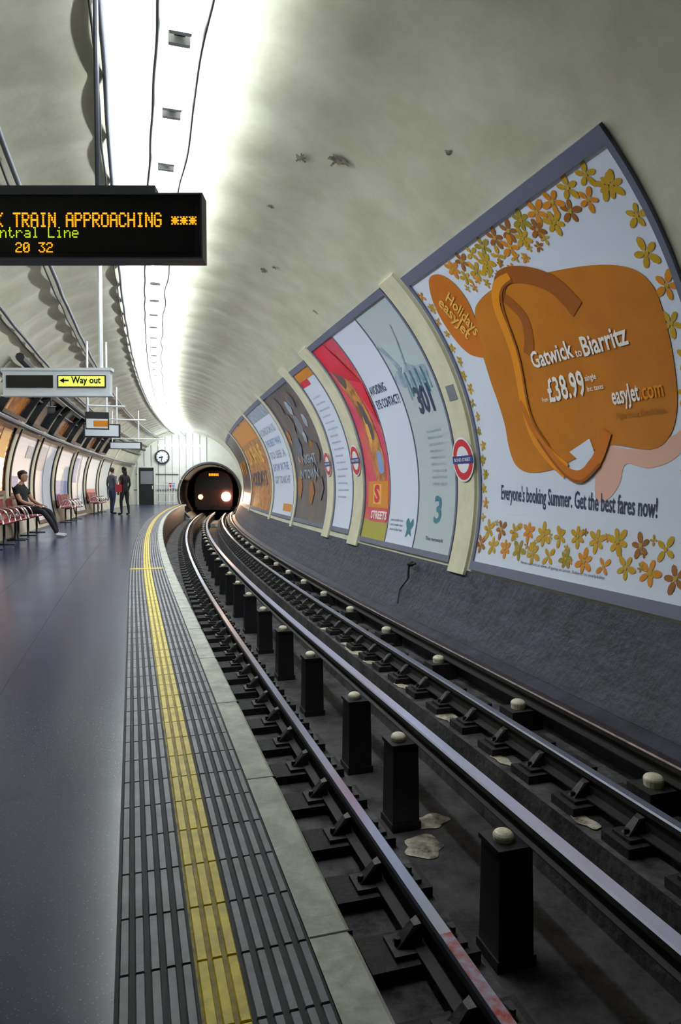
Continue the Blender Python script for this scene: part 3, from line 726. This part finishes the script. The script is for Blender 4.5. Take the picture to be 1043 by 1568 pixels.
def way(name,xr,xl,Y,z0,z1,poles):
    e=empty(name);mb=MB()
    mb.box(xl,xr,Y,Y+.1,z0,z1,M['white']);mb.box(xl-.02,xr+.02,Y-.01,Y+.11,z1-.0,z1+.035,M['white']);mb.box(xl-.02,xr+.02,Y-.01,Y+.11,z0-.02,z0,M['white'])
    mb.obj('box',parent=e);mb=MB();mid=(xl+xr)/2
    M['wy']=M.get('wy') or mat('lit_yellow_panel',(.8,.7,.1),.4,emit=(.80,.95,.15),es=.7)
    zz=z0+.09;zt=z1-.06
    mb.box(xl+.05,mid-.04,Y-.012,Y,zz,zt,M['black']);mb.box(mid+.02,xr-.05,Y-.012,Y,zz,zt,M['black']);mb.box(mid+.035,xr-.065,Y-.016,Y-.012,zz+.015,zt-.015,M['wy'])
    X=Matrix.Translation((0,Y-.02,0));ptext(mb,'Way out',X,mid+.20,xr-.11,zz+.055,.085,M['black'],.03)
    ax=mid+.07;az=zz+.09
    mb.box(ax,ax+.1,Y-.02,Y-.018,az-.01,az+.01,M['black']);mb.add([(ax-.02,Y-.02,az),(ax+.04,Y-.02,az+.035),(ax+.04,Y-.02,az-.035)],[(0,1,2)],M['black'])
    mb.obj('panels',parent=e);mb=MB()
    for x,zt_ in poles: mb.tube([(x,Y+.05,z1+.03),(x,Y+.05,zt_)],.03,M['white'],8)
    mb.obj('poles',parent=e)
way('way_out_sign',-2.99,-4.38,8.9,2.24,2.55,[(-3.12,3.98)])
def hang(name,s,a,z0,z1,w,top,cols):
    e=empty(name);c=P(s,a,0);X=Matrix.Translation(c)@Matrix.Rotation(heading(s),4,'Z');mb=MB()
    mb.box(-w/2,w/2,-.05,.05,z0,z1,M['black'],X)
    for i,(x0,x1,q0,q1,m) in enumerate(cols): mb.box(x0*w/2,x1*w/2,-.06-.004*i,-.05,z0+(z1-z0)*q0,z0+(z1-z0)*q1,m,X)
    mb.obj('box',parent=e);mb=MB()
    for x in(-w*.4,w*.4): mb.tube([X@Vector((x,0,z1)),X@Vector((x,0,top))],.02,M['white'],6)
    mb.tube([X@Vector((-w*.4,0,z1+.12)),X@Vector((w*1.2,0,z1+.12))],.02,M['white'],6)
    mb.obj('hangers',parent=e)
hang('platform_sign',13.6,-.70,2.12,2.44,.42,3.75,[(-.9,.9,.05,.6,M['white']),(-.3,.9,.15,.5,M['p_fo'])])
hang('platform_sign.001',18.5,-1.0,2.3,2.65,.9,3.6,[(-.9,.9,.1,.9,M['white'])])
hang('platform_sign.002',25,-.9,2.35,2.6,1.1,3.7,[(-.9,.9,.1,.9,M['white'])])
def cctv(name,s,a,z):
    e=empty(name);mb=MB();c=P(s,a,z);X=Matrix.Translation(c)@Matrix.Rotation(.5,4,'Z')
    mb.box(-.06,.06,-.2,.15,-.05,.05,M['black'],X);mb.box(-.07,.07,-.24,.16,.05,.06,M['grey'],X)
    mb.tube([X@Vector((0,0,.06)),X@Vector((0,0,.3)),X@Vector((-.06,.03,.42))],.02,M['black'],6);mb.obj('body',parent=e)
cctv('cctv_camera',15.2,-1.72,2.62)
# ------------------------------------------------------------------ benches
M['seat']=mat('seat_red',(.50,.012,.02),.35,col2=(.22,.012,.03),nscale=8);M['chrome']=mat('chrome',(.75,.76,.8),.15,metal=1.)
def bench(name,s0,n):
    e=empty(name);seat=MB();fr=MB();w=.52
    for i in range(n):
        q=s0+i*w+.03;q1=q+w-.06
        prof=[(-2.08,.425),(-2.12,.445),(-2.3,.43),(-2.42,.44),(-2.47,.52),(-2.52,.78),(-2.50,.81)]
        vs=[]
        for s_ in(q,q1):
            for a,z in prof: vs.append(P(s_,a,z))
            for a,z in prof: vs.append(P(s_,a-.015,z-.02))
        k=len(prof);fs=[]
        for j in range(k-1): fs+= [(j,j+1,2*k+j+1,2*k+j),(k+j,k+j+1,3*k+j+1,3*k+j),(j,j+1,k+j+1,k+j),(2*k+j,2*k+j+1,3*k+j+1,3*k+j)]
        fs+=[(0,k,3*k,2*k),(k-1,2*k-1,4*k-1,3*k-1)]
        seat.add(vs,fs,M['seat'])
    for i in range(n+1):
        q=s0+i*w
        pts=[P(q,-2.45,.42)]+[P(q,-2.28-.17*math.cos(t*D2R),.42+.24*math.sin(t*D2R)) for t in range(20,161,20)]+[P(q,-2.11,.42)]
        fr.tube(pts,.018,M['chrome'],8)
        if i%2==0:
            fr.tube([P(q,-2.3,0),P(q,-2.3,.4)],.025,M['black'],8);fr.pbox(q-.04,q+.04,-2.45,-2.12,0,.02,M['black'])
    fr.tube([P(s0,-2.3,.39),P(s0+n*w,-2.3,.39)],.025,M['black'],8)
    seat.obj('seats',True,parent=e);fr.obj('frame',True,parent=e)
bench('platform_bench',12.4,4);bench('platform_bench.001',14.75,4);bench('platform_bench.002',21.2,4);bench('platform_bench.003',27.4,4)
# ------------------------------------------------------------------ people
def skinmesh(name,V,E,Rd,matsel,X,parent,lvl=2,root=0):
    me=bpy.data.meshes.new(name);me.from_pydata(V,E,[]);o=link(bpy.data.objects.new(name,me))
    sk=o.modifiers.new('s','SKIN')
    for i,r in enumerate(Rd):
        d=me.skin_vertices[0].data[i];d.radius=r if isinstance(r,tuple) else (r,r);d.use_root=(i==root)
    sk.use_smooth_shade=True
    sb=o.modifiers.new('b','SUBSURF');sb.levels=lvl;sb.render_levels=lvl
    bpy.context.view_layer.update()
    m2=bpy.data.meshes.new_from_object(o.evaluated_get(bpy.context.evaluated_depsgraph_get()))
    bpy.data.objects.remove(o)
    mats=[];
    for pl in m2.polygons:
        pl.use_smooth=True;c=pl.center;best=1e9;bi=0
        for k,(a,b) in enumerate(E):
            A=Vector(V[a]);B=Vector(V[b]);AB=B-A;t=max(0,min(1,(c-A).dot(AB)/max(1e-9,AB.length_squared)));d=(A+AB*t-c).length-.5*(( Rd[a][0] if isinstance(Rd[a],tuple) else Rd[a]))
            if d<best: best=d;bi=k
        m=matsel(bi,c)
        if m not in mats: mats.append(m)
        pl.material_index=mats.index(m)
    idx=[pl.material_index for pl in m2.polygons]
    m2.materials.clear()
    for m in mats: m2.materials.append(m)
    m2.polygons.foreach_set('material_index',idx)
    m2.transform(X);m2.name=name
    o=link(bpy.data.objects.new(name,m2));o.parent=parent
    return o
def headobj(c,yaw,skin,hair,X,parent,long=False,scale=1.):
    mb=MB();L=X@Matrix.Translation(c)@Matrix.Rotation(yaw,4,'Z')@Matrix.Scale(scale,4)
    rings=[(-.118,.030,.015,.020),(-.11,.062,.03,.036),(-.09,.074,.055,.050),(-.06,.080,.075,.060),(-.02,.083,.090,.068),(.02,.084,.100,.073),(.055,.080,.102,.073),(.085,.062,.088,.062),(.105,.036,.055,.042),(.115,.01,.015,.012)]
    n=20;vs=[];fs=[]
    for z,fd,bd,hw in rings:
        for j in range(n):
            t=2*math.pi*j/n;x=math.cos(t);vs.append(L@Vector((x*(fd if x>0 else bd),math.sin(t)*hw,z)))
    for i in range(len(rings)-1):
        for j in range(n): k=(j+1)%n;fs.append((i*n+j,i*n+k,(i+1)*n+k,(i+1)*n+j))
    fs+= [tuple(range(n)),tuple(range((len(rings)-1)*n,len(rings)*n))]
    mb.add(vs,fs,skin)
    mb.add([L@Vector(q) for q in((.083,0,.02),(.078,.016,-.032),(.078,-.016,-.032),(.108,0,-.028))],[(0,1,3),(0,3,2),(1,2,3)],skin)
    for sy in(-1,1):
        mb.sphere((-.003,sy*.074,-.01),.02,.009,.032,skin,8,6,X=L)
        mb.sphere((.075,sy*.03,.008),.010,.014,.008,M['white'],8,6,X=L);mb.sphere((.082,sy*.03,.008),.005,.006,.006,M['black'],8,6,X=L)
        mb.box(.074,.086,sy*.03-.016,sy*.03+.016,.026,.031,hair,L)
    mb.box(.070,.083,-.022,.022,-.064,-.057,M['lip'],L)
    mb.obj('head',True,parent);mb=MB()
    vs=[];fs=[];n=20;rows=[]
    for z,fd,bd,hw in[r for r in rings if r[0]>=(-.12 if long else -.06)]:
        for j in range(n):
            t=2*math.pi*j/n;x=math.cos(t);front=x>.25 and z<.055 or (x>-.05 and z<0)
            k=.8 if front else 1.13
            w=Vector((x*(fd if x>0 else bd)*k+(-.004),math.sin(t)*hw*k,z*1.06+.006))
            if long and x<=-.05 and z<0: w.x-=.01
            vs.append(L@w)
        rows.append(1)
    for i in range(len(rows)-1):
        for j in range(n): k=(j+1)%n;fs.append((i*n+j,i*n+k,(i+1)*n+k,(i+1)*n+j))
    fs.append(tuple(range((len(rows)-1)*n,len(rows)*n)))
    mb.add(vs,fs,hair)
    if long: mb.sphere((-.07,0,-.12),.05,.085,.14,hair,12,8,X=L)
    mb.obj('hair',True,parent)
def hand(w,d,side,skin,X,parent,name,up=Vector((0,0,1))):
    w=Vector(w);d=Vector(d).normalized();sx=d.cross(up).normalized()*side;nn=sx.cross(d).normalized()
    V=[tuple(w),tuple(w+d*.045)];E=[(0,1)];Rr=[(.022,.018),(.03,.016)]
    for i,(o,l) in enumerate(((-.03,.068),(-.010,.08),(.011,.075),(.03,.058))):
        b=len(V);k=w+d*.09+sx*o;V+= [tuple(k),tuple(k+d*l*.5-up*.012),tuple(k+d*l*.85-up*.032)];E+= [(1,b),(b,b+1),(b+1,b+2)];Rr+= [.0105,.0092,.0078]
    b=len(V);V+= [tuple(w+d*.04-sx*.035),tuple(w+d*.07-sx*.055),tuple(w+d*.095-sx*.06-up*.01)];E+= [(1,b),(b,b+1),(b+1,b+2)];Rr+= [.013,.011,.009]
    skinmesh(name,V,E,Rr,lambda k,c:skin,X,parent,1)
M['skin']=mat('skin_tan',(.50,.29,.20),.5);M['skin2']=mat('skin_dark',(.22,.11,.07),.5);M['lip']=mat('lip',(.40,.14,.12),.5)
M['hair']=mat('hair_black',(.012,.010,.010),.5);M['hairb']=mat('hair_brown',(.06,.03,.015),.5)
M['tee']=mat('black_tshirt',(.010,.010,.012),.8,bump=.3);M['trs']=mat('dark_trousers',(.014,.014,.020),.8,bump=.3);M['trn']=mat('white_trainers',(.8,.8,.8),.5)
M['jack']=mat('grey_jacket',(.12,.125,.16),.8,bump=.3);M['jean']=mat('blue_jeans',(.05,.07,.13),.8,bump=.3);M['coat']=mat('dark_coat',(.02,.018,.022),.8);M['bag']=mat('red_bag',(.5,.02,.03),.5)
def person(name,s,a,yaw,J,mt,hairm,skin,long=False,headyaw=0.,hdir=None):
    e=empty(name);X=Matrix.Translation(P(s,a,0))@Matrix.Rotation(yaw,4,'Z')
    V=[];Rr=[];ix={}
    def av(k,co,r): ix[k]=len(V);V.append(co);Rr.append(r)
    rad={'pel':(.15,.115),'waist':(.135,.10),'chest':(.165,.115),'uch':(.13,.09),'neck':(.055,.055),'hb':(.05,.05),
     'hip':(.095,.095),'th':(.088,.085),'knee':(.058,.06),'calf':(.055,.058),'ank':(.038,.04),'heel':(.036,.036),'ball':(.042,.03),'toe':(.03,.022),
     'sh':(.062,.062),'ua':(.050,.050),'elb':(.040,.040),'fa':(.038,.036),'wr':(.024,.022)}
    for k,co in J.items(): av(k,co,rad[k.rstrip('LR')] if k not in rad else rad[k])
    E=[('pel','waist'),('waist','chest'),('chest','uch'),('uch','neck'),('neck','hb')]
    for q in'LR': E+= [('pel','hip'+q),('hip'+q,'th'+q),('th'+q,'knee'+q),('knee'+q,'calf'+q),('calf'+q,'ank'+q),('ank'+q,'heel'+q),('heel'+q,'ball'+q),('ball'+q,'toe'+q),('uch','sh'+q),('sh'+q,'ua'+q),('ua'+q,'elb'+q),('elb'+q,'fa'+q),('fa'+q,'wr'+q)]
    Ei=[(ix[a_],ix[b_]) for a_,b_ in E]
    def sel(k,c):
        a_,b_=E[k]
        if b_ in('hb',): return skin
        if a_.startswith(('heel','ball')) or b_.startswith('heel'): return mt['shoe']
        if a_=='pel' and b_=='waist': return mt['top'] if c.z>V[ix['pel']][2]+.02 else mt['leg']
        if a_.startswith(('pel','hip','th','knee','calf')): return mt['leg']
        if a_.startswith(('elb','fa')) or (a_.startswith('ua') and mt.get('short')): return skin if mt.get('short') else mt['top']
        if a_=='uch' and b_=='neck': return mt['top'] if c.z<V[ix['neck']][2]-.02 else skin
        return mt['top']
    skinmesh('body',V,Ei,Rr,sel,X,e,2)
    hb=Vector(J['hb']);headobj(hb+Vector((.015,0,.10)),headyaw,skin,hairm,X,e,long)
    for q,sd in(('L',1),('R',-1)):
        w=Vector(J['wr'+q]);d=(w-Vector(J['fa'+q])) if hdir is None else Vector(hdir)
        up=Vector((0,0,1)) if abs(d.normalized().z)<.8 else Vector((0,sd,0))
        hand(w,d,sd,skin,X,e,'hand_'+q.lower(),up)
    return e,X
def stand(dx=.0,armf=.06,bag=False,stance=.10):
    J={'pel':(0,0,.95),'waist':(.01,0,1.08),'chest':(0,0,1.27),'uch':(-.01,0,1.41),'neck':(0,0,1.50),'hb':(.015,0,1.56)}
    for q,sd in(('L',1),('R',-1)):
        k=sd*dx
        J.update({'hip'+q:(0,sd*.09,.90),'th'+q:(.01+k*.3,sd*stance,.70),'knee'+q:(.03+k*.7,sd*stance,.49),'calf'+q:(0+k*.9,sd*stance,.34),'ank'+q:(-.02+k,sd*stance,.10),'heel'+q:(-.04+k,sd*stance,.04),'ball'+q:(.09+k,sd*(stance+.02),.035),'toe'+q:(.15+k,sd*(stance+.03),.028),
         'sh'+q:(-.01,sd*.17,1.405),'ua'+q:(-.02,sd*.21,1.28),'elb'+q:(-.03,sd*.235,1.12),'fa'+q:(armf*.5,sd*.24,1.02),'wr'+q:(armf,sd*.235,.88)})
    return J
JS={'pel':(0,0,.56),'waist':(-.05,0,.68),'chest':(-.10,0,.88),'uch':(-.11,0,1.02),'neck':(-.08,0,1.11),'hb':(-.05,0,1.165)}
for q,sd,kx in(('L',1,.0),('R',-1,.12)):
    JS.update({'hip'+q:(.03,sd*.09,.545),'th'+q:(.24,sd*.11,.56),'knee'+q:(.46,sd*.13,.53),'calf'+q:(.54+kx*.5,sd*.13,.36),'ank'+q:(.62+kx,sd*.13,.11),'heel'+q:(.62+kx,sd*.13,.045),'ball'+q:(.75+kx,sd*.15,.04),'toe'+q:(.82+kx,sd*.16,.03),
     'sh'+q:(-.11,sd*.17,1.01),'ua'+q:(-.05,sd*.21,.90),'elb'+q:(.02,sd*.23,.76),'fa'+q:(.14,sd*.18,.70),'wr'+q:(.27,sd*.11,.665)})
yaw16=heading(16)
e,X=person('seated_man',15.53,-2.30,yaw16-.35,JS,{'top':M['tee'],'leg':M['trs'],'shoe':M['trn'],'short':True},M['hair'],M['skin'],headyaw=.1,hdir=(1,0,-.15))
e,X=person('standing_man',27.6,-1.66,math.radians(60),stand(.05),{'top':M['jack'],'leg':M['jean'],'shoe':M['black']},M['hairb'],M['skin'],headyaw=.3)
e,X=person('standing_woman',26.6,-1.10,math.radians(150),stand(.08),{'top':M['coat'],'leg':M['trs'],'shoe':M['black']},M['hair'],M['skin2'],long=True)
mb=MB();mb.box(-.1,.12,.22,.34,.85,1.12,M['bag'],X);mb.tube([X@Vector((-.06,.28,1.12)),X@Vector((-.03,.22,1.35)),X@Vector((.0,.17,1.47)),X@Vector((.05,.22,1.35)),X@Vector((.08,.28,1.12))],.012,M['bag'],6)
mb.obj('shoulder_bag',parent=e)
# ------------------------------------------------------------------ world, camera
w=bpy.data.worlds.new('World');scene.world=w;w.use_nodes=True
w.node_tree.nodes['Background'].inputs[0].default_value=(.02,.025,.04,1);w.node_tree.nodes['Background'].inputs[1].default_value=.3
cam=bpy.data.cameras.new('Camera');co=link(bpy.data.objects.new('Camera',cam));scene.camera=co
cam.sensor_fit='VERTICAL';cam.sensor_height=36;cam.lens=36*1045/1568;cam.clip_start=.05;cam.clip_end=200
co.location=(0,0,1.05);co.rotation_euler=(math.radians(90-2.14),0,0)
